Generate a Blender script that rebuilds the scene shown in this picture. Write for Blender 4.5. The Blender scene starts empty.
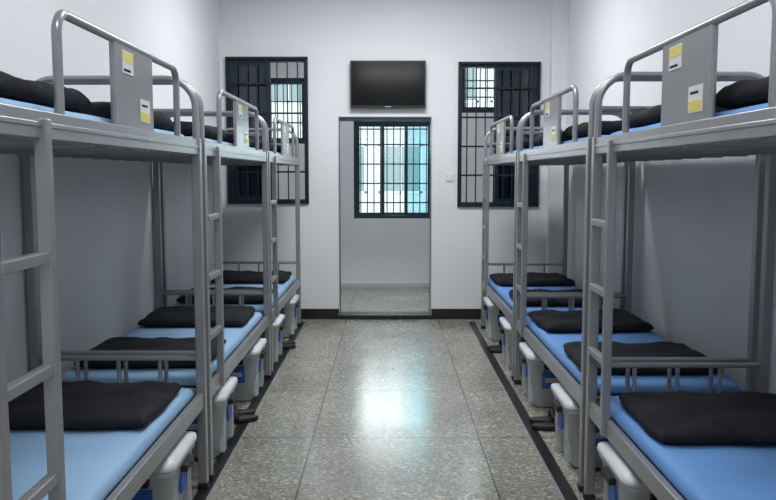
import bpy, bmesh, math, random
from mathutils import Vector, Matrix
random.seed(4)
scene = bpy.context.scene
COL = scene.collection

# ------------------------------------------------------------ materials
def mat(name, col, rough=0.5, metal=0.0, bump=0.0, bscale=50, var=0.0, vscale=4, spec=0.5):
    m = bpy.data.materials.new(name); m.use_nodes = True
    nt = m.node_tree; b = nt.nodes["Principled BSDF"]
    b.inputs["Base Color"].default_value = (*col, 1)
    b.inputs["Roughness"].default_value = rough
    b.inputs["Metallic"].default_value = metal
    b.inputs["Specular IOR Level"].default_value = spec
    tc = nt.nodes.new("ShaderNodeTexCoord")
    n = nt.nodes.new("ShaderNodeTexNoise"); n.inputs["Scale"].default_value = vscale
    n.inputs["Detail"].default_value = 4
    nt.links.new(tc.outputs["Object"], n.inputs["Vector"])
    r = nt.nodes.new("ShaderNodeValToRGB")
    r.color_ramp.elements[0].position = 0.3; r.color_ramp.elements[1].position = 0.7
    r.color_ramp.elements[0].color = (*[c*(1-var) for c in col], 1)
    r.color_ramp.elements[1].color = (*[min(1, c*(1+var)) for c in col], 1)
    nt.links.new(n.outputs["Fac"], r.inputs["Fac"])
    nt.links.new(r.outputs["Color"], b.inputs["Base Color"])
    if bump:
        n2 = nt.nodes.new("ShaderNodeTexNoise"); n2.inputs["Scale"].default_value = bscale
        nt.links.new(tc.outputs["Object"], n2.inputs["Vector"])
        bp = nt.nodes.new("ShaderNodeBump"); bp.inputs["Strength"].default_value = bump
        bp.inputs["Distance"].default_value = 0.01
        nt.links.new(n2.outputs["Fac"], bp.inputs["Height"])
        nt.links.new(bp.outputs["Normal"], b.inputs["Normal"])
    return m

def emis(name, col, s):
    m = bpy.data.materials.new(name); m.use_nodes = True
    b = m.node_tree.nodes["Principled BSDF"]
    b.inputs["Base Color"].default_value = (*col, 1)
    b.inputs["Emission Color"].default_value = (*col, 1)
    b.inputs["Emission Strength"].default_value = s
    return m

def glass(name, tint, refl=0.12):
    m = bpy.data.materials.new(name); m.use_nodes = True
    nt = m.node_tree; nt.nodes.clear()
    o = nt.nodes.new("ShaderNodeOutputMaterial")
    t = nt.nodes.new("ShaderNodeBsdfTransparent"); t.inputs[0].default_value = (*tint, 1)
    g = nt.nodes.new("ShaderNodeBsdfGlossy"); g.inputs["Roughness"].default_value = 0.03
    g.inputs["Color"].default_value = (.8, .9, 1, 1)
    mx = nt.nodes.new("ShaderNodeMixShader"); mx.inputs[0].default_value = refl
    nt.links.new(t.outputs[0], mx.inputs[1]); nt.links.new(g.outputs[0], mx.inputs[2])
    nt.links.new(mx.outputs[0], o.inputs[0])
    return m

def floor_mat():
    m = bpy.data.materials.new("terrazzo_tiles"); m.use_nodes = True
    nt = m.node_tree; b = nt.nodes["Principled BSDF"]
    L = nt.links.new
    tc = nt.nodes.new("ShaderNodeTexCoord")
    v = nt.nodes.new("ShaderNodeTexVoronoi"); v.inputs["Scale"].default_value = 85
    L(tc.outputs["Object"], v.inputs["Vector"])
    sep = nt.nodes.new("ShaderNodeSeparateColor"); L(v.outputs["Color"], sep.inputs[0])
    r = nt.nodes.new("ShaderNodeValToRGB"); L(sep.outputs[0], r.inputs["Fac"])
    e = r.color_ramp.elements
    e[0].position = 0.0; e[0].color = (.15, .15, .13, 1)
    e[1].position = 1.0; e[1].color = (.56, .55, .48, 1)
    k = r.color_ramp.elements.new(.3); k.color = (.245, .245, .21, 1)
    k = r.color_ramp.elements.new(.82); k.color = (.32, .315, .27, 1)
    n = nt.nodes.new("ShaderNodeTexNoise"); n.inputs["Scale"].default_value = 1.6; n.inputs["Detail"].default_value = 5
    L(tc.outputs["Object"], n.inputs["Vector"])
    mr = nt.nodes.new("ShaderNodeMapRange"); mr.inputs["From Min"].default_value = .3; mr.inputs["From Max"].default_value = .7
    mr.inputs["To Min"].default_value = .8; mr.inputs["To Max"].default_value = 1.15
    L(n.outputs["Fac"], mr.inputs[0])
    mul = nt.nodes.new("ShaderNodeMix"); mul.data_type = 'RGBA'; mul.blend_type = 'MULTIPLY'; mul.inputs[0].default_value = 1
    L(r.outputs["Color"], mul.inputs[6]); L(mr.outputs[0], mul.inputs[7])
    mp = nt.nodes.new("ShaderNodeMapping"); mp.inputs["Location"].default_value = (.475, .27, 0)
    L(tc.outputs["Object"], mp.inputs["Vector"])
    bk = nt.nodes.new("ShaderNodeTexBrick"); bk.offset = 0; bk.squash = 1
    bk.inputs["Scale"].default_value = 1; bk.inputs["Brick Width"].default_value = .95
    bk.inputs["Row Height"].default_value = 1.0; bk.inputs["Mortar Size"].default_value = .004
    bk.inputs["Mortar Smooth"].default_value = .1
    L(mp.outputs[0], bk.inputs["Vector"])
    mx = nt.nodes.new("ShaderNodeMix"); mx.data_type = 'RGBA'
    L(bk.outputs["Fac"], mx.inputs[0]); L(mul.outputs[2], mx.inputs[6]); mx.inputs[7].default_value = (.06, .06, .055, 1)
    L(mx.outputs[2], b.inputs["Base Color"])
    mr2 = nt.nodes.new("ShaderNodeMapRange"); mr2.inputs["To Min"].default_value = .14; mr2.inputs["To Max"].default_value = .30
    L(n.outputs["Fac"], mr2.inputs[0]); L(mr2.outputs[0], b.inputs["Roughness"])
    b.inputs["Specular IOR Level"].default_value = 1.0
    bp = nt.nodes.new("ShaderNodeBump"); bp.inputs["Strength"].default_value = .22; bp.inputs["Distance"].default_value = .004
    n3 = nt.nodes.new("ShaderNodeTexNoise"); n3.inputs["Scale"].default_value = 14
    L(tc.outputs["Object"], n3.inputs["Vector"]); L(n3.outputs["Fac"], bp.inputs["Height"]); L(bp.outputs[0], b.inputs["Normal"])
    return m

M_wall = mat("white_plaster", (.775, .785, .80), .75, bump=.05, bscale=60, var=.015, vscale=2)
M_ceil = mat("ceiling_paint", (.80, .80, .81), .8, var=.01)
M_floor = floor_mat()
M_steel = mat("grey_painted_steel", (.32, .326, .336), .32, metal=.45, var=.05, vscale=12)
M_plate = mat("grey_plate_steel", (.28, .287, .30), .32, metal=.35, var=.04)
M_deck = mat("deck_board", (.12, .12, .13), .7, var=.1)
M_sheetL = mat("blue_sheet_lit", (.28, .46, .68), .75, bump=.6, bscale=6, var=.06)  # left sheets paler: light falling on them is put into the colour
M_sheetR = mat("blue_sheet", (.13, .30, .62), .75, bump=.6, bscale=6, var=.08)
M_black = mat("black_cloth", (.012, .013, .017), .85, bump=.5, bscale=14, var=.25, vscale=8, spec=.25)
M_bbase = mat("black_tile", (.012, .013, .014), .3, var=.1)
M_frame = mat("teal_aluminium", (.012, .035, .055), .4, metal=.2, var=.05)
M_bar = mat("black_iron_bar", (.015, .018, .025), .5, metal=.3, var=.05)
M_gd = glass("dark_blue_glass", (.12, .22, .32), .06)
M_gt = glass("teal_glass", (.58, .78, .82), .06)
M_gc = glass("clear_glass", (.88, .92, .92), .04)
M_tvb = mat("tv_plastic", (.012, .012, .014), .3)
M_tvs = mat("tv_screen", (.004, .005, .006), .12, spec=.3)
M_white = mat("white_plastic", (.72, .73, .75), .4, var=.02)
M_bin = mat("bin_plastic", (.52, .54, .56), .45, var=.05)
M_lid = mat("bin_lid_plastic", (.60, .62, .64), .4, var=.04)
M_blue = mat("blue_label", (.03, .13, .50), .5)
M_yel = mat("yellow_label", (.75, .62, .12), .5)
M_rub = mat("black_rubber", (.012, .012, .013), .6)
M_alu = mat("aluminium_edge", (.5, .51, .53), .35, metal=.8)
M_conc = mat("facade_paint", (.62, .65, .64), .8, var=.05, vscale=.5)
M_casing = mat("door_metal", (.55, .56, .58), .4, metal=.2)
M_fill = emis("fill_diffuser", (.96, .98, 1), 4)  # glow of the added ceiling fill panels

# ------------------------------------------------------------ mesh builder
class MB:
    def __init__(s): s.v = []; s.f = []; s.mi = []; s.sm = []
    def add(s, vs, fs, mi=0, smooth=False):
        o = len(s.v); s.v += [tuple(p) for p in vs]
        for f in fs: s.f.append([i+o for i in f]); s.mi.append(mi); s.sm.append(smooth)
    def box(s, a, b, mi=0):
        x0, x1 = sorted((a[0], b[0])); y0, y1 = sorted((a[1], b[1])); z0, z1 = sorted((a[2], b[2]))
        s.add([(x0,y0,z0),(x1,y0,z0),(x1,y1,z0),(x0,y1,z0),(x0,y0,z1),(x1,y0,z1),(x1,y1,z1),(x0,y1,z1)],
              [(3,2,1,0),(4,5,6,7),(0,1,5,4),(1,2,6,5),(2,3,7,6),(3,0,4,7)], mi)
    def tube(s, pts, r, mi=0, n=10, fil=0.0):
        P = [Vector(p) for p in pts]
        if fil > 0:
            Q = [P[0]]
            for i in range(1, len(P)-1):
                a = (P[i-1]-P[i]).normalized(); b = (P[i+1]-P[i]).normalized()
                for k in range(9):
                    w = math.pi/2*k/8
                    c = P[i]+a*fil+b*fil
                    Q.append(c - b*fil*math.cos(w) - a*fil*math.sin(w))
            Q.append(P[-1]); P = Q
        rings = []
        up = None
        for i, p in enumerate(P):
            if i == 0: t = P[1]-P[0]
            elif i == len(P)-1: t = P[-1]-P[-2]
            else: t = (P[i+1]-P[i]).normalized()+(P[i]-P[i-1]).normalized()
            t.normalize()
            if up is None:
                up = Vector((0,0,1)) if abs(t.z) < .9 else Vector((1,0,0))
            x = t.cross(up)
            if x.length < 1e-4: x = t.cross(Vector((0,1,0)))
            x.normalize(); y = x.cross(t).normalized(); up = y
            rings.append([p + x*r*math.cos(2*math.pi*k/n) + y*r*math.sin(2*math.pi*k/n) for k in range(n)])
        vs = [q for R in rings for q in R]; fs = []
        for i in range(len(rings)-1):
            for k in range(n):
                fs.append((i*n+k, i*n+(k+1)%n, (i+1)*n+(k+1)%n, (i+1)*n+k))
        s.add(vs, fs, mi, True)
        s.add(rings[0], [tuple(range(n))[::-1]], mi); s.add(rings[-1], [tuple(range(n))], mi)
    def loft(s, rings, mi=0, cap0=True, cap1=True, smooth=True):
        n = len(rings[0]); vs = [q for R in rings for q in R]; fs = []
        for i in range(len(rings)-1):
            for k in range(n):
                fs.append((i*n+k, i*n+(k+1)%n, (i+1)*n+(k+1)%n, (i+1)*n+k))
        if cap0: fs.append(tuple(range(n))[::-1])
        if cap1: fs.append(tuple(range((len(rings)-1)*n, len(rings)*n)))
        s.add(vs, fs, mi, smooth)
    def mesh(s, name, mats):
        me = bpy.data.meshes.new(name); me.from_pydata(s.v, [], s.f)
        for m in mats: me.materials.append(m)
        for p, mi, sm in zip(me.polygons, s.mi, s.sm): p.material_index = mi; p.use_smooth = sm
        bm = bmesh.new(); bm.from_mesh(me); bmesh.ops.recalc_face_normals(bm, faces=bm.faces); bm.to_mesh(me); bm.free()
        return me

def obj(name, me, loc=(0,0,0), rz=0, parent=None, bevel=0, seg=2):
    o = bpy.data.objects.new(name, me); COL.objects.link(o)
    o.location = loc; o.rotation_euler = (0, 0, rz)
    if parent: o.parent = parent
    if bevel:
        b = o.modifiers.new("bevel", 'BEVEL'); b.width = bevel; b.segments = seg; b.limit_method = 'ANGLE'; b.angle_limit = math.radians(50)
    return o
def empty(name, loc=(0,0,0), rz=0):
    e = bpy.data.objects.new(name, None); COL.objects.link(e); e.location = loc; e.rotation_euler = (0,0,rz); e.empty_display_size = .2
    return e
def boxobj(name, a, b, m, bevel=0, parent=None):
    c = Vector([(a[i]+b[i])/2 for i in range(3)])
    mb = MB(); mb.box([a[i]-c[i] for i in range(3)], [b[i]-c[i] for i in range(3)])
    return obj(name, mb.mesh(name, [m]), c, bevel=bevel, parent=parent)

# ------------------------------------------------------------ room
XL, XR, YF, YB, H = -1.70, 1.79, 8.22, -1.2, 3.5
YF2, YE = 8.42, 10.55
def wall_holes(name, x0, x1, z0, z1, y0, y1, holes, m):
    xs = sorted({x0, x1, *[h[0] for h in holes], *[h[1] for h in holes]})
    zs = sorted({z0, z1, *[h[2] for h in holes], *[h[3] for h in holes]})
    mb = MB()
    def solid(i, k):
        if i < 0 or k < 0 or i >= len(xs)-1 or k >= len(zs)-1: return False
        cx = (xs[i]+xs[i+1])/2; cz = (zs[k]+zs[k+1])/2
        return not any(h[0] < cx < h[1] and h[2] < cz < h[3] for h in holes)
    for i in range(len(xs)-1):
        for k in range(len(zs)-1):
            if not solid(i, k): continue
            a, b, c, d = xs[i], xs[i+1], zs[k], zs[k+1]
            mb.add([(a,y0,c),(b,y0,c),(b,y0,d),(a,y0,d)], [(0,1,2,3)])
            mb.add([(a,y1,c),(b,y1,c),(b,y1,d),(a,y1,d)], [(3,2,1,0)])
            if not solid(i-1,k): mb.add([(a,y0,c),(a,y0,d),(a,y1,d),(a,y1,c)], [(0,1,2,3)])
            if not solid(i+1,k): mb.add([(b,y0,c),(b,y0,d),(b,y1,d),(b,y1,c)], [(3,2,1,0)])
            if not solid(i,k-1): mb.add([(a,y0,c),(b,y0,c),(b,y1,c),(a,y1,c)], [(3,2,1,0)])
            if not solid(i,k+1): mb.add([(a,y0,d),(b,y0,d),(b,y1,d),(a,y1,d)], [(0,1,2,3)])
    me = bpy.data.meshes.new(name); me.from_pydata(mb.v, [], mb.f); me.materials.append(m)
    bm = bmesh.new(); bm.from_mesh(me); bmesh.ops.remove_doubles(bm, verts=bm.verts, dist=1e-5)
    bmesh.ops.recalc_face_normals(bm, faces=bm.faces); bm.to_mesh(me); bm.free()
    return obj(name, me)

DX0, DX1, DZ = -.510, .450, 2.09
W1 = (-1.64, -.81, 1.20, 2.68); W2 = (.71, 1.54, 1.17, 2.63)
W3 = (-.45, .60, .92, 2.20); W4 = (.93, 1.50, 2.30, 2.95); W5 = (-1.60, -1.05, 1.9, 2.75)
boxobj("floor", (XL-.1, YB-.1, -.1), (XR+.1, YE+.2, 0), M_floor)
boxobj("ceiling", (XL-.1, YB-.1, H), (XR+.1, YE+.2, H+.1), M_ceil)
boxobj("wall_left", (XL-.1, YB, 0), (XL, YE, H), M_wall)
boxobj("wall_right", (XR, YB, 0), (XR+.1, YE, H), M_wall)
boxobj("wall_back", (XL-.1, YB-.1, 0), (XR+.1, YB, H), M_wall)
wall_holes("wall_far", XL, XR, 0, H, YF, YF2, [(DX0, DX1, 0, DZ), W1, W2], M_wall)
wall_holes("wall_balcony", XL-.1, XR+.1, 0, H, YE, YE+.2, [W3, W4, W5], M_wall)
boxobj("wall_pillar", (1.63, 8.10, 0), (XR, YF, H), M_wall, .004)
boxobj("baseboard_left", (XL+.001, YF-.012, 0), (DX0, YF, .11), M_bbase, .002)
boxobj("baseboard_right", (DX1, YF-.012, 0), (1.625, YF, .11), M_bbase, .002)
boxobj("door_threshold", (DX0, YF-.02, 0), (DX1, YF2, .045), M_bbase, .004)

# doorway casing (open doorway, no leaf)
e = empty("trim_3", (0, YF, 0))
mb = MB()
mb.box((DX0, -.004, .046), (DX0+.010, .20, DZ)); mb.box((DX1-.010, -.004, .046), (DX1, .20, DZ)); mb.box((DX0, -.004, DZ-.010), (DX1, .20, DZ))
obj("door_casing", mb.mesh("door_casing", [M_casing]), parent=e, bevel=.003)
mb = MB(); mb.box((DX0+.010, .0, DZ-.048), (DX1-.010, .05, DZ-.010)); mb.box((DX0+.010, .02, .046), (DX0+.018, .05, DZ-.048)); mb.box((DX1-.016, .02, .046), (DX1-.010, .05, DZ-.048))
obj("door_track", mb.mesh("door_track", [M_frame]), parent=e, bevel=.002)
boxobj("baseboard_balcony", (XL, YE-.012, 0), (XR, YE, .06), M_casing, .002)

# windows
def window(name, W, y, panes, nbar, hb, fw=.045, bary=-.015):
    x0, x1, z0, z1 = W
    e = empty(name, ((x0+x1)/2, y, (z0+z1)/2))
    hx, hz = (x1-x0)/2, (z1-z0)/2
    mb = MB(); d0, d1 = .03, .11
    mb.box((-hx, d0, -hz), (-hx+fw, d1, hz)); mb.box((hx-fw, d0, -hz), (hx, d1, hz))
    mb.box((-hx+fw, d0, hz-fw), (hx-fw, d1, hz)); mb.box((-hx+fw, d0, -hz), (hx-fw, d1, -hz+fw))
    obj("window_frame", mb.mesh("window_frame", [M_frame]), parent=e, bevel=.003)
    for i, (a, b, g, yy) in enumerate(panes):
        xa = -hx+fw + a*(2*hx-2*fw); xb = -hx+fw + b*(2*hx-2*fw); s = .032
        mb = MB(); za, zb = -hz+fw, hz-fw
        mb.box((xa, yy, za), (xa+s, yy+.025, zb)); mb.box((xb-s, yy, za), (xb, yy+.025, zb))
        mb.box((xa+s, yy, zb-s), (xb-s, yy+.025, zb)); mb.box((xa+s, yy, za), (xb-s, yy+.025, za+s))
        obj("sash_%d" % (i+1), mb.mesh("sash", [M_frame]), parent=e, bevel=.002)
        mb = MB(); mb.box((xa+s, yy+.010, za+s), (xb-s, yy+.015, zb-s))
        obj("glass_%d" % (i+1), mb.mesh("glass", [g]), parent=e)
    mb = MB()
    for k in range(nbar):
        x = -hx + 2*hx*(k+1)/(nbar+1); mb.tube([(x, bary, -hz), (x, bary, hz)], .0075 if bary > 0 else .0065, n=8)
    for f in hb:
        z = -hz+2*hz*f; mb.box((-hx, bary-.004, z-.009), (hx, bary+.004, z+.009))
    if bary < 0:
        w = .02
        mb.box((-hx, bary-.01, -hz), (-hx+w, bary+.012, hz)); mb.box((hx-w, bary-.01, -hz), (hx, bary+.012, hz))
        mb.box((-hx, bary-.01, hz-w), (hx, bary+.012, hz)); mb.box((-hx, bary-.01, -hz), (hx, bary+.012, -hz+w))
    obj("security_bars", mb.mesh("security_bars", [M_bar]), parent=e)
    return e
window("window_1", W1, YF, [(0, .54, M_gd, .04), (.02, .53, M_gd, .075)], 7, (.22, .42, .62, .82))
window("window_2", W2, YF, [(.46, 1, M_gd, .04), (.47, .98, M_gd, .075)], 8, (.22, .42, .62, .82))
window("window_3", W3, YE, [(0, .36, M_gc, .04), (.34, .68, M_gc, .075), (.66, 1, M_gt, .04)], 11, (.16, .36, .56, .76, .92), bary=.15)
window("window_4", W4, YE, [(0, 1, M_gc, .04)], 5, (.33, .66), bary=.15)
window("window_5", W5, YE, [(0, 1, M_gc, .04)], 4, (.33, .66), bary=.15)

# television
e = empty("television", (0, YF, 2.40))
mb = MB(); mb.box((-.38, -.075, -.235), (.38, -.045, .235)); mb.box((-.30, -.05, -.18), (.30, -.03, .15))
obj("casing", mb.mesh("casing", [M_tvb]), parent=e, bevel=.006)
mb = MB(); mb.box((-.365, -.078, -.21), (.365, -.0745, .222))
obj("screen", mb.mesh("screen", [M_tvs]), parent=e, bevel=.001)
mb = MB(); mb.box((-.12, -.03, -.1), (.12, 0, .1))
mb.box((-.03, -.0775, -.226), (.03, -.0745, -.219), 1)
obj("bracket", mb.mesh("bracket", [M_steel, M_alu]), parent=e)

# wall switch
e = empty("light_switch", (.63, YF, 1.47))
mb = MB(); mb.box((-.043, -.010, -.043), (.043, 0, .043)); obj("plate", mb.mesh("plate", [M_white]), parent=e, bevel=.004)
mb = MB(); mb.box((-.026, -.014, -.030), (-.002, -.009, .030)); mb.box((.002, -.014, -.030), (.026, -.009, .030)); obj("rocker", mb.mesh("rocker", [M_white]), parent=e, bevel=.002)

# floor strips
for nm, x, sgn in (("trim_1", -.875, 1), ("trim_2", .85, -1)):
    mb = MB(); mb.box((-.030, -4.2, 0), (.030, 4.15, .003)); mb.box((sgn*.032, -4.2, 0), (sgn*.041, 4.15, .004), 1)
    obj(nm, mb.mesh(nm, [M_bbase, M_alu]), (x, 3.9, 0))

# ------------------------------------------------------------ bunk bed (local: x = -u towards the wall, y along, ladder at y=-1)
BW = .78
TOP = 1.935
def bed_meshes():
    R = {}
    s = .021
    mb = MB()
    for y in (-1+s, 1-s):
        for x in (0, -BW):
            mb.box((x-s, y-s, .012), (x+s, y+s, 1.665))
        mb.tube([(0, y, 1.66), (0, y, TOP), (-BW, y, TOP), (-BW, y, 1.66)], .016, fil=.13)
        mb.tube([(0, y, 1.79), (-BW, y, 1.79)], .011)
        for z0, z1 in ((.40, .46), (1.59, 1.65)):
            mb.box((-BW+s, y-.014, z0), (-s, y+.014, z1))
        mb.tube([(0, y, .635), (-BW, y, .635)], .013)
        for q in (.25, .5, .75): mb.tube([(-BW*q, y, .455), (-BW*q, y, .635)], .010)
    R["posts"] = mb.mesh("posts", [M_steel])
    mb = MB()
    for z0, z1 in ((.40, .47), (1.59, 1.66)):
        for x, sg in ((0, -1), (-BW, 1)):
            mb.box((x-.014, -1+2*s, z0), (x+.014, 1-2*s, z1))
            mb.box((x+sg*.012, -1+2*s, z0), (x+sg*.045, 1-2*s, z0+.006))
    mb.box((.012, -1+2*s, 1.618), (.017, 1-2*s, 1.632))
    R["side_rails"] = mb.mesh("side_rails", [M_steel])
    mb = MB()
    for z in (.42, 1.598):
        for k in range(7):
            y = -.86+k*.286; mb.box((-BW+.016, y-.02, z-.014), (-.016, y+.02, z+.012))
        mb.box((-BW+.018, -.955, z+.012), (-.018, .955, z+.026), 1)
    R["bed_slats"] = mb.mesh("bed_slats", [M_steel, M_deck])
    mb = MB()
    LY = -.70
    mb.box((-.006, LY-.017, .40), (.030, LY+.017, 1.64))
    for z in (.71, 1.0, 1.29): mb.box((-.004, -.965, z-.015), (.026, LY, z+.015))
    R["ladder"] = mb.mesh("ladder", [M_steel])
    mb = MB(); a, b = -.56, .65
    mb.tube([(0, a, 1.60), (0, a, TOP), (0, b, TOP), (0, b, 1.60)], .0135, fil=.06)
    mb.tube([(0, -.125, 1.66), (0, -.125, TOP)], .010); mb.tube([(0, .275, 1.66), (0, .275, TOP)], .010)
    mb.box((-.005, -.12, 1.655), (.009, .27, TOP+.002), 1)
    R["guard_rail"] = mb.mesh("guard_rail", [M_steel, M_plate])
    mb = MB()
    mb.box((.009, -.06, 1.835), (.0115, .05, 1.91)); mb.box((.0115, -.055, 1.875), (.0125, .045, 1.905), 1)
    mb.box((.009, .12, 1.685), (.0115, .23, 1.765)); mb.box((.0115, .125, 1.69), (.0125, .225, 1.72), 1)
    mb.box((.0115, -.05, 1.842), (.0122, .02, 1.850), 2); mb.box((.0115, .135, 1.74), (.0122, .2, 1.748), 2)
    R["name_labels"] = mb.mesh("name_labels", [M_white, M_yel, M_black])
    mb = MB()
    for y in (-1+s, 1-s):
        for x in (0, -BW): mb.box((x-.024, y-.024, .003), (x+.024, y+.024, .033))
    R["feet"] = mb.mesh("feet", [M_rub])
    return R
BED = bed_meshes()

def superpad(name, hx, hy, h, m, nx=28, ny=28, p=5, wr=.004, seed=0, pinch=1.0):
    rnd = random.Random(seed); ph = [rnd.uniform(0, 6.28) for _ in range(8)]
    vs = []; fs = []
    def pt(i, j, top):
        u = math.sin(math.pi/2*(-1+2*i/nx)); v = math.sin(math.pi/2*(-1+2*j/ny))
        k = 1-.035*pinch*(abs(u*v)**3)
        x = u*hx*k; y = v*hy*k
        e = max(0, (1-abs(u)**p))*max(0, (1-abs(v)**p))
        e = e**.4
        w = wr*(math.sin(9*u+ph[0]+3*v)+math.sin(7*v+ph[1]-4*u)+.6*math.sin(17*u*v+ph[2]))
        if top: z = h*.35 + (h*.65-wr*2.6)*e + w*e
        else: z = h*.35 - h*.35*e
        x += wr*.8*math.sin(6*v+ph[3]); y += wr*.8*math.sin(6*u+ph[4])
        return (x, y, z)
    idx = {}
    for top in (1, 0):
        for i in range(nx+1):
            for j in range(ny+1):
                border = i in (0, nx) or j in (0, ny)
                if not top and border: idx[(0, i, j)] = idx[(1, i, j)]; continue
                idx[(top, i, j)] = len(vs); vs.append(pt(i, j, top))
    for i in range(nx):
        for j in range(ny):
            q = [(i, j), (i+1, j), (i+1, j+1), (i, j+1)]
            fs.append([idx[(1, *c)] for c in q]); fs.append([idx[(0, *c)] for c in q[::-1]])
    me = bpy.data.meshes.new(name); me.from_pydata(vs, [], fs); me.materials.append(m)
    for pl in me.polygons: pl.use_smooth = True
    bm = bmesh.new(); bm.from_mesh(me); bmesh.ops.recalc_face_normals(bm, faces=bm.faces); bm.to_mesh(me); bm.free()
    return me
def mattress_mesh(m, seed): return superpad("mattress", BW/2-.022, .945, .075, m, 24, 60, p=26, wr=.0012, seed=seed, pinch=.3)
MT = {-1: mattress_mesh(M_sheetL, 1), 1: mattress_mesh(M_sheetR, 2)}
PIL = [superpad("pillow", .345, .285, .068, M_black, p=11, wr=.0045, seed=k, pinch=.8) for k in range(4)]

def bin_mesh():
    def rr(hx, hy, z, r=.05, n=6):
        P = []
        for cx, cy, a0 in ((hx-r, hy-r, 0), (-hx+r, hy-r, 90), (-hx+r, -hy+r, 180), (hx-r, -hy+r, 270)):
            for k in range(n+1):
                a = math.radians(a0+90*k/n); P.append((cx+r*math.cos(a), cy+r*math.sin(a), z))
        return P
    mb = MB()
    mb.loft([rr(.125, .17, 0), rr(.135, .185, .012), rr(.150, .205, .15), rr(.158, .213, .155), rr(.172, .225, .30), rr(.182, .236, .302), rr(.184, .238, .33)])
    mb.loft([rr(.189, .243, .325), rr(.191, .245, .335), rr(.188, .242, .352), rr(.165, .218, .356), rr(.155, .208, .368), rr(.10, .15, .372)], 1)
    for sx in (-1, 1):
        mb.box((sx*.176, -.07, .27), (sx*.205, .07, .30), 3)
        mb.box((sx*.165, -.055, .17), (sx*.176, .055, .26), 2)
        for yy in (-.15, -.11, .11, .15): mb.box((sx*.138, yy-.006, .03), (sx*.168, yy+.006, .29))
    for sy in (-1, 1):
        mb.box((-.08, sy*.22, .27), (.08, sy*.258, .30), 3)
        mb.box((-.09, sy*.21, .14), (.09, sy*.228, .25), 2)
        mb.box((-.07, sy*.22, .18), (.07, sy*.230, .21), 1)
    return mb.mesh("storage_bin", [M_bin, M_lid, M_blue, M_rub])
BIN = bin_mesh()
def slipper_mesh(name):
    mb = MB(); N = 28
    def outline(sc, z):
        P = []
        for k in range(N):
            a = 2*math.pi*k/N; y = .13*math.sin(a); w = .047*(1+.16*math.sin(a)-.10*math.cos(2*a))
            P.append((w*sc*math.cos(a), y*sc, z))
        return P
    for ox in (-.06, .06):
        def sh(P): return [(p[0]+ox, p[1], p[2]) for p in P]
        mb.loft([sh(outline(.95, 0)), sh(outline(1, .008)), sh(outline(1, .024)), sh(outline(.93, .028))])
        rings = []
        for j in range(7):
            t = j/6; y = -.005+.115*t; hw = .052*(1-.35*t*t); hh = .055*(1-.45*t)+.01
            R = []
            for k in range(11):
                a = math.pi*k/10; R.append((ox+hw*math.cos(a), y, .018+hh*math.sin(a)))
            for k in range(10, -1, -1):
                a = math.pi*k/10; R.append((ox+(hw-.006)*math.cos(a), y, .018+(hh-.006)*math.sin(a)))
            rings.append(R)
        mb.loft(rings)
    return mb.mesh(name, [M_rub])
SLIP = slipper_mesh("slippers")

for side, xf, starts in ((-1, -.885, (1.74, 3.80, 5.86)), (1, .93, (1.60, 3.66, 5.72))):
    for bi, y0 in enumerate(starts):
        yc = y0+1; rz = 0 if side < 0 else math.pi
        e = empty("bunk_bed", (xf, yc, 0), rz)
        for nm, me in BED.items():
            obj(nm, me, parent=e, bevel=(.004 if nm in ("posts", "side_rails", "ladder", "feet") else 0))
        xc = xf + side*BW/2
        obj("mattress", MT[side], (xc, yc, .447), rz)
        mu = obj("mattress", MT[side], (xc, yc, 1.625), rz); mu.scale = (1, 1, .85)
        for yy in ((y0+1.50,) if bi == 0 else (y0+.42, y0+1.52)):
            obj("pillow", random.choice(PIL), (xc+random.uniform(-.01, .01)-side*.01, yy+random.uniform(-.03, .03), .5235), random.uniform(-.05, .05)+random.choice((0, math.pi)))
        for yy in (y0+.56, y0+1.52):
            ll = obj("pillow", random.choice(PIL), (xc+random.uniform(-.01, .01), yy, 1.6905), random.uniform(-.04, .04)+random.choice((0, math.pi)))
            ll.scale = (1, 1.12, 1.3)
        for yy in (y0+.46, y0+1.54):
            b = obj("storage_bin", BIN, (xf+side*.14, yy, .0045), random.uniform(-.03, .03)); b.scale = (.93, .93, .98)
        obj("slippers", SLIP, (xf+side*.05, y0+1.0, .0045), side*-math.pi/2+random.uniform(-.35, .35)+(0))

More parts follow.
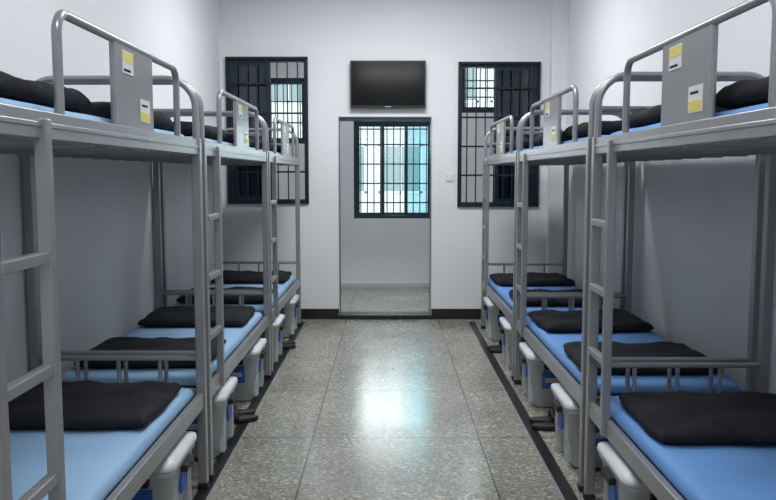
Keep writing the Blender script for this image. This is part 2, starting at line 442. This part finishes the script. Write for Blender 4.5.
# ------------------------------------------------------------ exterior
e = empty("apartment_building", (0, 26, 0))
mb = MB(); mb.box((-14, 0, -9), (14, 6, 16))
for fl in range(-3, 6):
    z = .1+fl*2.9; mb.box((-14, -.25, z-.12), (14, 0, z+.05))
obj("facade", mb.mesh("facade", [M_conc]), parent=e)
mb = MB(); mg = MB()
for fl in range(-3, 5):
    for k in range(-7, 8):
        x = k*1.8+.4; z = .9+fl*2.9
        mb.box((x-.7, -.08, z), (x+.7, -.02, z+.06)); mb.box((x-.7, -.08, z+1.5), (x+.7, -.02, z+1.56))
        for q in (-.7, -.03, .64): mb.box((x+q, -.08, z), (x+q+.06, -.02, z+1.56))
        mg.box((x-.68, -.05, z+.05), (x+.68, -.01, z+1.52))
obj("facade_window_frames", mb.mesh("facade_window_frames", [M_white]), parent=e)
obj("facade_glass", mg.mesh("facade_glass", [mat("facade_glass", (.22, .30, .31), .2)]), parent=e)

# ------------------------------------------------------------ lights
w = bpy.data.worlds.new("World"); scene.world = w; w.use_nodes = True
bg = w.node_tree.nodes["Background"]; bg.inputs[0].default_value = (.92, .97, 1, 1); bg.inputs[1].default_value = 2.6

def fill_panel(y, power, L=1.2, W=.6):  # unseen ceiling panel, added to fill room and balcony with light
    e = empty("added_fill_panel", (0.05, y, H))
    mb = MB(); mb.box((-L/2, -W/2, -.05), (L/2, W/2, 0)); obj("fill_housing", mb.mesh("fill_housing", [M_white]), parent=e, bevel=.005)
    mb = MB(); mb.box((-L/2+.03, -W/2+.03, -.055), (L/2-.03, W/2-.03, -.049))
    obj("fill_diffuser", mb.mesh("fill_diffuser", [M_fill]), parent=e)
    ld = bpy.data.lights.new("fill_light", 'AREA'); ld.shape = 'RECTANGLE'; ld.size = L; ld.size_y = W
    ld.energy = power; ld.color = (.98, .985, 1)
    lo = bpy.data.objects.new("fill_light", ld); COL.objects.link(lo); lo.parent = e; lo.location = (0, 0, -.08)
fill_panel(0.8, 32); fill_panel(3.6, 32); fill_panel(6.4, 62); fill_panel(9.4, 8, .9)

# daylight entering through the balcony windows
ld = bpy.data.lights.new("daylight", 'AREA'); ld.shape = 'RECTANGLE'; ld.size = 2.6; ld.size_y = 1.8; ld.energy = 190; ld.color = (.95, .98, 1)
lo = bpy.data.objects.new("window_daylight", ld); COL.objects.link(lo); lo.location = (0, 11.4, 2.6); lo.rotation_euler = (math.radians(-70), 0, 0)

# ------------------------------------------------------------ camera
cd = bpy.data.cameras.new("camera"); cam = bpy.data.objects.new("camera", cd); COL.objects.link(cam)
cam.location = (0, 0, 1.5); cam.rotation_euler = (math.radians(90-5.4), 0, 0)
cd.sensor_width = 36; cd.lens = 37.1; cd.clip_start = .05
scene.camera = cam
scene.view_settings.view_transform = 'Standard'
